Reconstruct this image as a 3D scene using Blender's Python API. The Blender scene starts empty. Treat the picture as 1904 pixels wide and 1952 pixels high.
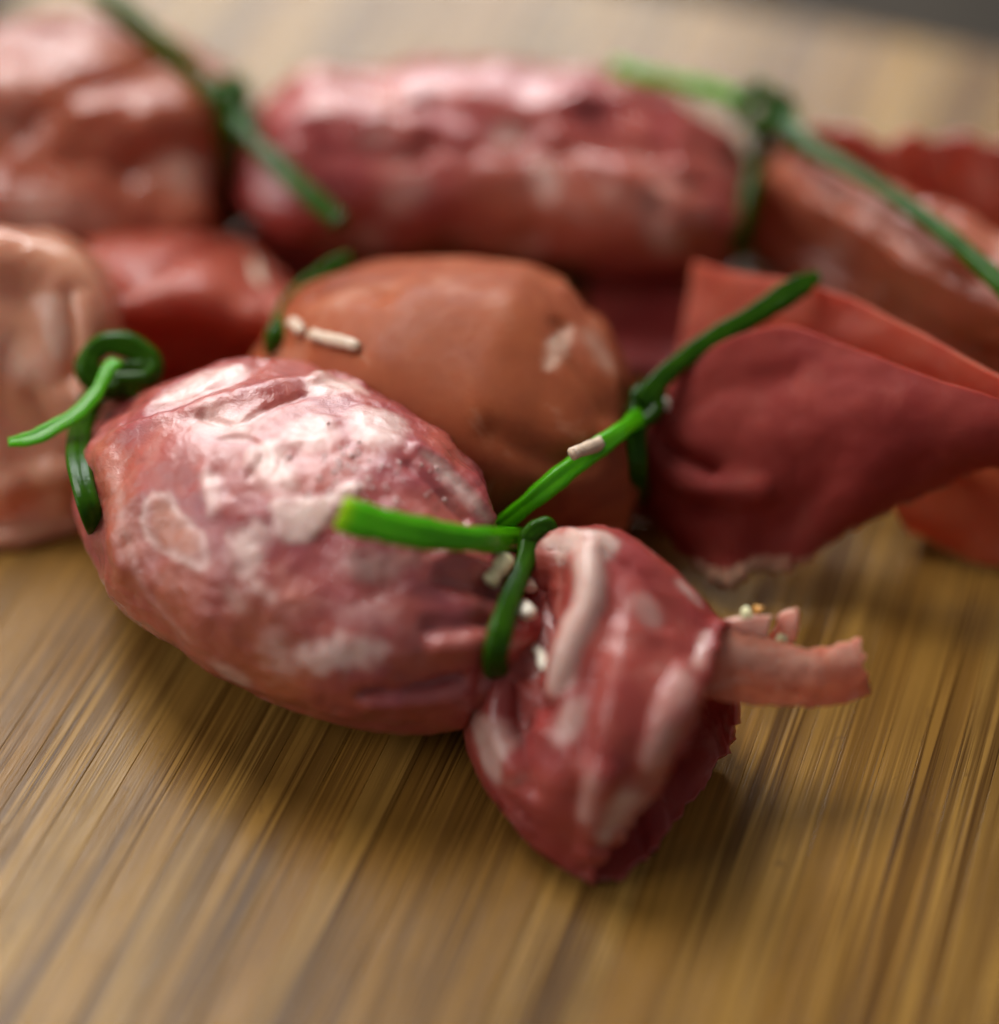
import bpy, math, random
import numpy as np
from mathutils import Vector, Matrix, noise as mnoise

random.seed(7); np.random.seed(7)
sc = bpy.context.scene
C = sc.collection
R = math.radians

# ------------------------------------------------------------------ camera
PITCH = R(44.0)
DIST = 330.0                      # mm, lens to the board point in the middle of the frame
FPX = 4462.0                      # focal length in pixels of a 1904 wide frame
CX, CY = 952.0, 976.0
FWD = np.array([0, math.cos(PITCH), -math.sin(PITCH)])
UP = np.array([0, math.sin(PITCH), math.cos(PITCH)])
RIGHT = np.array([1.0, 0, 0])
EYE = -FWD * DIST
cam_d = bpy.data.cameras.new('camera')
cam = bpy.data.objects.new('camera', cam_d); C.objects.link(cam)
cam.location = EYE * 0.001
cam.rotation_euler = (math.pi / 2 - PITCH, 0, 0)
cam_d.sensor_fit = 'HORIZONTAL'; cam_d.sensor_width = 36.0
cam_d.lens = 36.0 * FPX / 1904.0
cam_d.clip_start = 0.01; cam_d.clip_end = 20.0
cam_d.dof.use_dof = True
cam_d.dof.focus_distance = 0.297
cam_d.dof.aperture_fstop = 3.5
cam_d.dof.aperture_blades = 0
sc.camera = cam

# ------------------------------------------------------------------ light
w = bpy.data.worlds.new('World'); sc.world = w; w.use_nodes = True
w.node_tree.nodes['Background'].inputs['Color'].default_value = (0.95, 0.97, 1.0, 1)
w.node_tree.nodes['Background'].inputs['Strength'].default_value = 0.20

def area_light(name, pos, target, sx, sy, power, col):
    d = bpy.data.lights.new(name, 'AREA'); d.shape = 'RECTANGLE'
    d.size = sx; d.size_y = sy; d.energy = power; d.color = col
    o = bpy.data.objects.new(name, d); C.objects.link(o)
    o.location = pos
    o.rotation_euler = (Vector(target) - Vector(pos)).to_track_quat('-Z', 'Y').to_euler()
    return o
area_light('window_light', (-0.42, 0.62, 1.05), (0, 0.03, 0), 0.48, 0.54, 16.0, (1.0, 0.985, 0.95))
area_light('far_window_light', (-0.16, 1.12, 0.66), (0, 0.03, 0), 0.80, 0.38, 14.0, (0.92, 0.98, 1.0))
area_light('side_window_light', (-1.10, -0.12, 0.62), (0, 0.03, 0), 0.6, 0.6, 6.5, (1.0, 0.99, 0.97))

sc.view_settings.view_transform = 'Standard'
sc.view_settings.look = 'None'
sc.view_settings.exposure = 0.0
sc.view_settings.gamma = 1.0
sc.view_settings.use_curve_mapping = False
sc.render.engine = 'CYCLES'
sc.cycles.use_denoising = True
sc.cycles.use_adaptive_sampling = True
sc.cycles.adaptive_threshold = 0.03
sc.cycles.max_bounces = 6
sc.cycles.caustics_reflective = False
sc.cycles.caustics_refractive = False

# ------------------------------------------------------------------ pixel -> place helpers
SAG = 0.82                        # the parcels have sagged: all heights are scaled by this
def at(px, py, z):
    """the point at height z (mm above the board) that shows at pixel (px, py)"""
    d = FWD + RIGHT * ((px - CX) / FPX) + UP * ((CY - py) / FPX)
    t = (z * SAG - EYE[2]) / d[2]
    return EYE + d * t

def proj(V):
    v = np.asarray(V) - EYE
    dep = v @ FWD
    return np.stack([CX + FPX * (v @ RIGHT) / dep, CY - FPX * (v @ UP) / dep, dep], -1)

def catmull(P, n, closed=False):
    P = np.asarray(P, float); k = len(P)
    if closed:
        t = np.linspace(0, k, n, endpoint=False)
        i = np.floor(t).astype(int); f = (t - i)[:, None]
        g = lambda o: P[(i + o) % k]
    else:
        t = np.linspace(0, k - 1, n)
        i = np.minimum(np.floor(t).astype(int), k - 2); f = (t - i)[:, None]
        Q = np.concatenate([[2 * P[0] - P[1]], P, [2 * P[-1] - P[-2]]])
        g = lambda o: Q[i + o + 1]
    f = f.reshape((-1,) + (1,) * (P.ndim - 1))
    p0, p1, p2, p3 = g(-1), g(0), g(1), g(2)
    return 0.5 * (2 * p1 + (p2 - p0) * f + (2 * p0 - 5 * p1 + 4 * p2 - p3) * f ** 2 + (3 * p1 - p0 - 3 * p2 + p3) * f ** 3)

def fnoise(V, scale, octaves=3, seed=0.0):
    out = np.empty(len(V))
    for i, p in enumerate(V):
        out[i] = mnoise.fractal(Vector((p[0] / scale + seed, p[1] / scale - seed * .7, p[2] / scale + seed * 1.3)), 0.9, 2.1, octaves)
    return out

class Sheet:
    """a grid of points in mm: rows along the length, columns round or across"""
    def __init__(s, V, closed):
        s.V = np.asarray(V, float); s.closed = closed
        s.n, s.m = s.V.shape[:2]
        s.fat = np.zeros(s.n * s.m); s.warm = np.zeros(s.n * s.m)
        s.orient = 1.0
    @property
    def P(s): return s.V.reshape(-1, 3)
    def normals(s):
        V = s.V
        du = np.gradient(V, axis=0)
        if s.closed: dv = np.roll(V, -1, 1) - np.roll(V, 1, 1)
        else: dv = np.gradient(V, axis=1)
        N = np.cross(du, dv); L = np.linalg.norm(N, axis=-1, keepdims=True)
        return (N / np.maximum(L, 1e-9)).reshape(-1, 3)
    def outward(s):
        """make normals point away from the axis (closed) or to the eye (open)"""
        N = s.normals()
        ref = (s.V - s.V.mean(1, keepdims=True)).reshape(-1, 3) if s.closed else (EYE - s.P)
        s.orient = 1.0 if (N * ref).sum() > 0 else -1.0
        return N * s.orient
    def pick(s, px, py):
        """the surface point that shows at a pixel, and its normal"""
        Q = proj(s.P)
        d = np.hypot(Q[:, 0] - px, Q[:, 1] - py)
        c = np.where(d < max(d.min() + 5, 7))[0]
        i = c[np.argmin(Q[c, 2])]
        return s.P[i].copy(), s.outward()[i]
    def push(s, d): s.V = s.V + (s.outward() * d[:, None]).reshape(s.V.shape)
    def rough(s, scale, amp, octaves=3, seed=0.0, taper=None):
        d = fnoise(s.P, scale, octaves, seed) * amp
        if taper is not None: d = d * np.repeat(taper, s.m)
        s.push(d)
    def pleat(s, k, amp, phase=0.0, twist=0.0, power=1.0):
        t = np.linspace(0, 1, s.n)[:, None]; a = np.linspace(0, 2 * math.pi, s.m)[None]
        d = (np.sin(k * a + phase + twist * t) + 0.6 * np.sin((k * 0.62 + 1) * a - 1.7 * phase + 2 * twist * t)) * amp * t ** power
        s.push(d.reshape(-1))
    def wrinkle(s, k, amp, seed=0.0, start=0.1):
        t = np.repeat(np.linspace(0, 1, s.n), s.m); a = np.tile(np.linspace(0, 2 * math.pi, s.m), s.n)
        w = fnoise(s.P, 9.0, 2, seed); g = np.clip(fnoise(s.P, 12.0, 2, seed + 5) * 1.2 + 0.55, 0, 1)
        d = (1 - np.abs(np.sin(0.5 * k * a + 2.6 * w + seed))) ** 3 * amp * g * np.clip((t - start) / 0.25, 0, 1)
        s.push(d - 0.3 * amp)
    def ragged(s, rows, amp, seed=1.0):
        d = s.V[-1] - s.V[-rows]; L = np.linalg.norm(d, axis=1, keepdims=True); d = d / np.maximum(L, 1e-6)
        h = fnoise(s.V[-1], 2.2, 3, seed) + 0.6 * fnoise(s.V[-1], 6.0, 2, seed + 3)
        s.V[-rows:] += (np.linspace(0, 1, rows) ** 2)[:, None, None] * (d * h[:, None] * amp)[None]
    def linedist(s, pts):
        L = catmull([s.pick(*p)[0] for p in pts], max(12, 8 * len(pts))) if len(pts) > 1 else np.array([s.pick(*pts[0])[0]])
        best = np.full(len(s.P), 1e9)
        for a, b in zip(L[:-1], L[1:]) if len(L) > 1 else [(L[0], L[0] + 1e-6)]:
            ab = b - a; t = np.clip(((s.P - a) @ ab) / max(ab @ ab, 1e-12), 0, 1)
            best = np.minimum(best, np.linalg.norm(s.P - (a + t[:, None] * ab), axis=1))
        return best
    def crease(s, pts, width, amp):
        d = s.linedist(pts)
        s.push(amp * np.exp(-(d / width) ** 2))
    def streak(s, pts, width, val=1.0, attr='fat', soft=0.5):
        d = s.linedist(pts) + fnoise(s.P, 2.2, 2, 3.1) * width * 0.35
        m = np.clip((width * (1 + soft) - d) / (width * 2 * soft), 0, 1) * val
        setattr(s, attr, np.maximum(getattr(s, attr), m))
    def patch(s, poly, val=1.0, soft=0.5, rim=None, raise_=0.0, attr='fat', jag=0.5):
        """a patch of fat: outline given where it shows, laid on the surface's own tangent plane"""
        pk = [s.pick(*p) for p in poly]
        O = np.mean([p[0] for p in pk], 0); N = np.mean([p[1] for p in pk], 0); N /= np.linalg.norm(N)
        ax = np.cross(N, [0.3, 0.5, 0.8]); ax /= np.linalg.norm(ax); ay = np.cross(N, ax)
        W = catmull([[(p[0] - O) @ ax, (p[0] - O) @ ay] for p in pk], 6 * len(pk), True)
        q = np.stack([(s.P - O) @ ax, (s.P - O) @ ay], -1)
        rad = np.abs(W).max() * 1.5 + 2
        idx = np.where((np.linalg.norm(s.P - O, axis=1) < rad * 1.3) & ((s.outward() @ N) > 0.0))[0]
        q = q[idx]; ins = np.zeros(len(q), bool); best = np.full(len(q), 1e9)
        for a, b in zip(W, np.roll(W, -1, 0)):
            c = ((a[1] > q[:, 1]) != (b[1] > q[:, 1])) & (q[:, 0] < (b[0] - a[0]) * (q[:, 1] - a[1]) / (b[1] - a[1] + 1e-12) + a[0])
            ins ^= c
            ab = b - a; t = np.clip(((q - a) @ ab) / max(ab @ ab, 1e-12), 0, 1)
            best = np.minimum(best, np.linalg.norm(q - (a + t[:, None] * ab), axis=1))
        sd = np.where(ins, best, -best) + fnoise(s.P[idx], 1.6, 3, O[0]) * jag
        m = np.clip(sd / (2 * soft) + 0.5, 0, 1)
        v = m * val
        if rim is not None: v = m * (rim + (val - rim) * np.exp(-(np.maximum(sd, 0) / 0.9) ** 2))
        A = getattr(s, attr); A[idx] = np.maximum(A[idx], v)
        if raise_:
            d = np.zeros(len(s.P)); d[idx] = m * raise_; s.push(d)
    def settle(s, floor=0.35, soft=1.4):
        z = s.V[..., 2]
        s.V[..., 2] = floor + np.logaddexp(0, (z - floor) / soft) * soft - 0.0
    def mesh(s, name, mat, parent, base, solid=0.0, cap=True):
        n, m = s.n, s.m
        i = np.arange(n - 1)[:, None] * m; mm = m if s.closed else m - 1
        j = np.arange(mm)[None, :]; j2 = (j + 1) % m
        F = np.stack([i + j, i + j2, i + m + j2, i + m + j], -1).reshape(-1, 4)
        s.outward()
        if s.orient < 0: F = F[:, ::-1]
        F = F.tolist()
        if cap and s.closed and not solid:
            a = list(range(m)); b = list(range((n - 1) * m, n * m))
            if s.orient > 0: a = a; b = b[::-1]
            else: a = a[::-1]; b = b
            F += [a[::-1] if s.orient > 0 else a[::-1], b[::-1] if s.orient > 0 else b[::-1]]
        me = bpy.data.meshes.new(name)
        me.from_pydata(((s.P - base) * 0.001).tolist(), [], F)
        for an in ('fat', 'warm'):
            at_ = me.attributes.new(an, 'FLOAT', 'POINT'); at_.data.foreach_set('value', getattr(s, an).astype(np.float32))
        me.polygons.foreach_set('use_smooth', [True] * len(me.polygons))
        o = bpy.data.objects.new(name, me); C.objects.link(o)
        me.materials.append(mat)
        if parent is not None: o.parent = parent
        if solid:
            md = o.modifiers.new('thickness', 'SOLIDIFY'); md.thickness = solid * 0.001; md.offset = -1.0
            md.use_even_offset = False
        return o

def loft(rings, n, m, closed=True, order=None):
    """rings of (px, py, z) -> Sheet"""
    Rg = np.array([[at(*p) for p in r] for r in rings])
    cols = np.stack([catmull(r, m, closed) for r in Rg])
    return Sheet(catmull(cols, n), closed)

def tube_sheet(pts, rad, n=None, m=14, flat=1.0, fade=(1, 1), ridge=0.04, updir=None, seed=0, smooth=0, taper=1.0, dent=0.0):
    P = np.array(pts, float)
    n = n or 10 * len(P)
    L = catmull(P, n)
    for _ in range(smooth):
        L[1:-1] = (L[:-2] + L[1:-1] * 2 + L[2:]) / 4
    T = np.gradient(L, axis=0); T /= np.linalg.norm(T, axis=1, keepdims=True)
    up = np.array([0.2, -0.5, 0.8]) if updir is None else np.array(updir, float)
    rng = np.random.RandomState(seed + 11)
    rows = []; u = up - T[0] * (up @ T[0]); u /= np.linalg.norm(u)
    t = np.linspace(0, 1, n)
    rr = rad * (1 + (taper - 1) * t) * np.interp(t, [0, .06, .9, 1], [fade[0], 1, 1, fade[1]]) * (1 + 0.09 * np.sin(t * 7 + seed) + 0.06 * np.sin(t * 19 + seed * 2) + 0.03 * np.sin(t * 47 + seed))
    a = np.linspace(0, 2 * math.pi, m, endpoint=False)
    for k in range(n):
        u = u - T[k] * (u @ T[k]); u /= np.linalg.norm(u); v = np.cross(T[k], u)
        r = rr[k] * (1 + ridge * np.cos(5 * a + 0.7 * seed) - dent * (0.65 + 0.35 * math.sin(6 * t[k] + seed)) * np.exp(-((a - math.pi / 2 + 0.25 * math.sin(3 * t[k] + seed)) / 0.45) ** 2))
        rows.append(L[k] + (np.cos(a) * r)[:, None] * v + (np.sin(a) * r * flat)[:, None] * u)
    return Sheet(np.array(rows), True)

def empty(name, loc, label, cat, group=None):
    o = bpy.data.objects.new(name, None); C.objects.link(o)
    o.location = np.asarray(loc) * 0.001; o.empty_display_size = 0.01
    o['label'] = label; o['category'] = cat
    if group: o['group'] = group
    return o

# ------------------------------------------------------------------ materials
def nt(name):
    m = bpy.data.materials.new(name); m.use_nodes = True
    t = m.node_tree; t.nodes.clear()
    out = t.nodes.new('ShaderNodeOutputMaterial')
    return m, t, out
def N(t, typ, **kw):
    n = t.nodes.new(typ)
    for k, v in kw.items():
        if k in n.inputs: n.inputs[k].default_value = v
        else: setattr(n, k, v)
    return n
def mixc(t, f, a, b, mode='MIX'):
    n = t.nodes.new('ShaderNodeMix'); n.data_type = 'RGBA'; n.blend_type = mode
    def put(s, v):
        if hasattr(v, 'links') or hasattr(v, 'is_linked'): t.links.new(v, s)
        else: s.default_value = v if not isinstance(v, tuple) or len(v) == 4 else (*v, 1)
    put(n.inputs['Factor'], f); put(n.inputs['A'], a); put(n.inputs['B'], b)
    return n.outputs['Result']
def mth(t, op, a, b=None, clamp=False):
    n = t.nodes.new('ShaderNodeMath'); n.operation = op; n.use_clamp = clamp
    for i, v in enumerate((a, b)):
        if v is None: continue
        if hasattr(v, 'is_linked'): t.links.new(v, n.inputs[i])
        else: n.inputs[i].default_value = v
    return n.outputs[0]
def ramp(t, f, stops):
    n = t.nodes.new('ShaderNodeValToRGB'); e = n.color_ramp.elements
    while len(e) < len(stops): e.new(0.5)
    for el, (p, c) in zip(e, stops): el.position = p; el.color = c if len(c) == 4 else (*c, 1)
    t.links.new(f, n.inputs['Fac']); return n.outputs['Color']
def coords(t, scale=1000.0, sv=None, rand=False):
    tc = N(t, 'ShaderNodeTexCoord'); mp = N(t, 'ShaderNodeMapping')
    mp.inputs['Scale'].default_value = sv or (scale,) * 3
    t.links.new(tc.outputs['Object'], mp.inputs['Vector'])
    if rand:
        oi = N(t, 'ShaderNodeObjectInfo')
        cm = t.nodes.new('ShaderNodeVectorMath'); cm.operation = 'SCALE'
        cm.inputs[0].default_value = (173.0, 91.0, 57.0); t.links.new(oi.outputs['Random'], cm.inputs['Scale'])
        t.links.new(cm.outputs[0], mp.inputs['Location'])
    return mp.outputs['Vector']
def tex(t, vec, scale, detail=3, rough=0.5, dist=0.0):
    n = N(t, 'ShaderNodeTexNoise', Scale=scale, Detail=detail, Roughness=rough, Distortion=dist)
    t.links.new(vec, n.inputs['Vector']); return n.outputs['Fac']

def meat(name, lean_a, lean_b, fat_c, warm_c, marble=0.3, marble_scale=0.12, gloss=0.34, sss=0.45, bump=0.25, trans=0.0, coat=0.5, spark=0.3, mott=0.7, crough=0.11, spec=0.25):
    m, t, out = nt(name)
    v = coords(t)
    fa = N(t, 'ShaderNodeAttribute', attribute_name='fat').outputs['Fac']
    wa = N(t, 'ShaderNodeAttribute', attribute_name='warm').outputs['Fac']
    big = tex(t, v, 0.10, 3, 0.55, 0.6)
    lean = ramp(t, big, [(0.36, lean_a), (0.62, lean_b)])
    lean = mixc(t, wa, lean, warm_c)
    fib = tex(t, v, 0.9, 4, 0.6, 1.0)
    lean = mixc(t, mth(t, 'MULTIPLY', fib, 0.35), lean, tuple(c * 0.62 for c in lean_a))
    mar = ramp(t, tex(t, v, marble_scale, 5, 0.55, 0.8), [(0.56, (0, 0, 0)), (0.70, (1, 1, 1))])
    mot = N(t, 'ShaderNodeMapRange'); t.links.new(tex(t, v, 0.42, 4, 0.62, 0.4), mot.inputs['Value'])
    mot.inputs['From Min'].default_value = 0.30; mot.inputs['From Max'].default_value = 0.55; mot.inputs['To Min'].default_value = mott; mot.inputs['To Max'].default_value = 1.0
    fa = mth(t, 'MULTIPLY', fa, mot.outputs[0])
    fat = mth(t, 'MAXIMUM', fa, mth(t, 'MULTIPLY', mar, marble))
    fatn = tex(t, v, 0.55, 4, 0.6)
    fcol = mixc(t, mth(t, 'MULTIPLY', fatn, 0.45), fat_c, tuple(a * .55 + b * .45 for a, b in zip(fat_c, lean_b)))
    col = mixc(t, mth(t, 'MULTIPLY', fat, 0.93), lean, fcol)
    p = N(t, 'ShaderNodeBsdfPrincipled')
    t.links.new(col, p.inputs['Base Color'])
    p.inputs['Subsurface Weight'].default_value = sss
    p.inputs['Subsurface Radius'].default_value = (1.0, 0.32, 0.22)
    p.inputs['Subsurface Scale'].default_value = 0.0022
    rn = tex(t, v, 0.35, 4, 0.65)
    rr = N(t, 'ShaderNodeMapRange'); t.links.new(rn, rr.inputs['Value'])
    rr.inputs['From Min'].default_value = 0.3; rr.inputs['From Max'].default_value = 0.7
    rr.inputs['To Min'].default_value = gloss - 0.1; rr.inputs['To Max'].default_value = gloss + 0.14
    t.links.new(rr.outputs[0], p.inputs['Roughness'])
    p.inputs['Specular IOR Level'].default_value = spec
    p.inputs['Coat Weight'].default_value = coat; p.inputs['Coat Roughness'].default_value = crough
    b1 = N(t, 'ShaderNodeBump', Strength=bump, Distance=0.0006); t.links.new(tex(t, v, 0.7, 5, 0.6, 0.5), b1.inputs['Height'])
    b2 = N(t, 'ShaderNodeBump', Strength=spark, Distance=0.00012); t.links.new(tex(t, v, 3.2, 3, 0.7), b2.inputs['Height'])
    t.links.new(b1.outputs[0], b2.inputs['Normal'])
    b3 = N(t, 'ShaderNodeBump', Strength=0.3, Distance=0.0002); t.links.new(fat, b3.inputs['Height'])
    t.links.new(b2.outputs[0], b3.inputs['Normal'])
    t.links.new(b3.outputs[0], p.inputs['Normal']); t.links.new(b2.outputs[0], p.inputs['Coat Normal'])
    sh = p.outputs[0]
    if trans > 0:
        tr = N(t, 'ShaderNodeBsdfTranslucent'); t.links.new(mixc(t, 0.5, col, (0.8, 0.22, 0.15)), tr.inputs['Color'])
        mx = N(t, 'ShaderNodeMixShader'); mx.inputs['Fac'].default_value = trans
        t.links.new(sh, mx.inputs[1]); t.links.new(tr.outputs[0], mx.inputs[2]); sh = mx.outputs[0]
    t.links.new(sh, out.inputs['Surface'])
    return m

M_salami = meat('cured_meat_marbled', (0.33, 0.055, 0.062), (0.44, 0.092, 0.062), (0.82, 0.60, 0.53), (0.47, 0.13, 0.048), marble=0.14, marble_scale=0.11, bump=0.35, spark=0.6, gloss=0.42, coat=1.0, mott=0.6, crough=0.12)
M_salami_thin = meat('cured_meat_marbled_thin', (0.37, 0.052, 0.048), (0.47, 0.09, 0.062), (0.84, 0.64, 0.55), (0.58, 0.17, 0.07), marble=0.3, marble_scale=0.10, trans=0.3, gloss=0.42, coat=0.6, bump=0.18)
M_pale_thin = meat('cured_meat_pale_thin', (0.64, 0.19, 0.12), (0.72, 0.31, 0.18), (0.88, 0.70, 0.58), (0.78, 0.34, 0.10), marble=0.5, marble_scale=0.07, trans=0.35, gloss=0.4, coat=1.0, bump=0.15)
M_rose_thin = meat('cured_meat_rose_thin', (0.42, 0.075, 0.05), (0.55, 0.145, 0.08), (0.88, 0.70, 0.58), (0.70, 0.24, 0.08), marble=0.5, marble_scale=0.06, trans=0.4, gloss=0.4, coat=1.0, bump=0.22)
M_tail = meat('cured_meat_tail', (0.70, 0.17, 0.10), (0.80, 0.30, 0.19), (0.88, 0.66, 0.55), (0.76, 0.21, 0.08), marble=0.35, marble_scale=0.12, trans=0.3, gloss=0.42, coat=0.35, bump=0.25)
M_brown = meat('cured_meat_orange', (0.23, 0.050, 0.020), (0.33, 0.082, 0.030), (0.66, 0.44, 0.33), (0.36, 0.095, 0.032), marble=0.2, marble_scale=0.10, gloss=0.5, coat=0.05, bump=0.10, spark=0.2, crough=0.25, spec=0.1)
M_red = meat('cured_meat_red', (0.34, 0.040, 0.038), (0.44, 0.085, 0.058), (0.78, 0.54, 0.46), (0.48, 0.13, 0.06), marble=0.45, marble_scale=0.09, gloss=0.42, bump=0.4, coat=1.0)
M_dark_shaded_thin = meat('cured_meat_dark_shaded_thin', (0.27, 0.034, 0.028), (0.33, 0.052, 0.038), (0.62, 0.38, 0.24), (0.40, 0.09, 0.045), marble=0.08, marble_scale=0.08, gloss=0.55, coat=0.0, trans=0.22, bump=0.12, spec=0.12)  # dark red meat; the near wall's shade is put into the colour
M_red_thin = meat('cured_meat_red_thin', (0.56, 0.070, 0.052), (0.66, 0.14, 0.085), (0.80, 0.56, 0.47), (0.72, 0.22, 0.08), marble=0.35, marble_scale=0.07, gloss=0.42, trans=0.55, coat=0.6)
M_shade_fold = meat('cured_meat_shade_fold', (0.20, 0.018, 0.016), (0.26, 0.03, 0.022), (0.6, 0.36, 0.24), (0.3, 0.05, 0.03), marble=0.05, gloss=0.55, coat=0.0, bump=0.1)  # very dark red stands in for the shade of deep gaps
M_glow_thin = meat('cured_meat_lit_thin', (0.62, 0.14, 0.09), (0.72, 0.22, 0.13), (0.85, 0.6, 0.5), (0.62, 0.18, 0.05), marble=0.2, marble_scale=0.07, gloss=0.4, coat=0.1, trans=0.62)  # paler red: light passing through the thin walls is put into the colour

def green(name, a, b, tip=None, trans=0.25, spec=0.14):
    m, t, out = nt(name)
    v = coords(t, rand=True)
    wv = tex(t, v, 0.35, 3, 0.6)
    col = ramp(t, wv, [(0.3, a), (0.7, b)])
    wa = N(t, 'ShaderNodeAttribute', attribute_name='warm').outputs['Fac']
    vn = N(t, 'ShaderNodeAttribute', attribute_name='fat').outputs['Fac']
    col = mixc(t, mth(t, 'MULTIPLY', vn, 0.35), col, tuple(x * 0.5 for x in a))
    if tip: col = mixc(t, wa, col, tip)
    p = N(t, 'ShaderNodeBsdfPrincipled'); t.links.new(col, p.inputs['Base Color'])
    p.inputs['Roughness'].default_value = 0.2; p.inputs['Specular IOR Level'].default_value = spec
    p.inputs['Subsurface Weight'].default_value = 0.25; p.inputs['Subsurface Radius'].default_value = (0.4, 1.0, 0.15); p.inputs['Subsurface Scale'].default_value = 0.0012
    b1 = N(t, 'ShaderNodeBump', Strength=0.3, Distance=0.0002); t.links.new(tex(t, v, 1.6, 4, 0.6), b1.inputs['Height'])
    vein = N(t, 'ShaderNodeAttribute', attribute_name='fat').outputs['Fac']
    b4 = N(t, 'ShaderNodeBump', Strength=0.5, Distance=0.00012); t.links.new(vein, b4.inputs['Height']); t.links.new(b1.outputs[0], b4.inputs['Normal'])
    t.links.new(b4.outputs[0], p.inputs['Normal'])
    tr = N(t, 'ShaderNodeBsdfTranslucent'); t.links.new(mixc(t, 0.5, col, (0.25, 0.6, 0.02)), tr.inputs['Color'])
    mx = N(t, 'ShaderNodeMixShader'); mx.inputs['Fac'].default_value = trans
    t.links.new(p.outputs[0], mx.inputs[1]); t.links.new(tr.outputs[0], mx.inputs[2])
    t.links.new(mx.outputs[0], out.inputs['Surface'])
    return m
M_chive_shaded = green('chive_shaded_green', (0.017, 0.066, 0.002), (0.040, 0.122, 0.003), tip=(0.30, 0.55, 0.02))  # the shade on the tied strands is put into this dark green
M_chive_lit = green('chive_lit_green', (0.10, 0.50, 0.004), (0.15, 0.58, 0.008), tip=(0.55, 0.72, 0.01), trans=0.5, spec=0.45)  # light shining through loose ends and cut tip is put into this green

def cheese(name, c):
    m, t, out = nt(name); v = coords(t, rand=True)
    p = N(t, 'ShaderNodeBsdfPrincipled')
    t.links.new(ramp(t, tex(t, v, 0.8, 3), [(0.3, c), (0.7, tuple(x * 0.8 for x in c))]), p.inputs['Base Color'])
    p.inputs['Roughness'].default_value = 0.45
    p.inputs['Subsurface Weight'].default_value = 0.4; p.inputs['Subsurface Radius'].default_value = (1, .8, .5); p.inputs['Subsurface Scale'].default_value = 0.001
    b1 = N(t, 'ShaderNodeBump', Strength=0.5, Distance=0.0003); t.links.new(tex(t, v, 1.5, 4, 0.6), b1.inputs['Height']); t.links.new(b1.outputs[0], p.inputs['Normal'])
    t.links.new(p.outputs[0], out.inputs['Surface']); return m
M_cheese = cheese('cheese_white', (0.78, 0.70, 0.56))
M_cheese_d = cheese('cheese_oily', (0.60, 0.44, 0.32))
M_cheese_y = cheese('cheese_yellow', (0.72, 0.66, 0.38))
M_orange = cheese('orange_crumb', (0.62, 0.27, 0.03))

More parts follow.
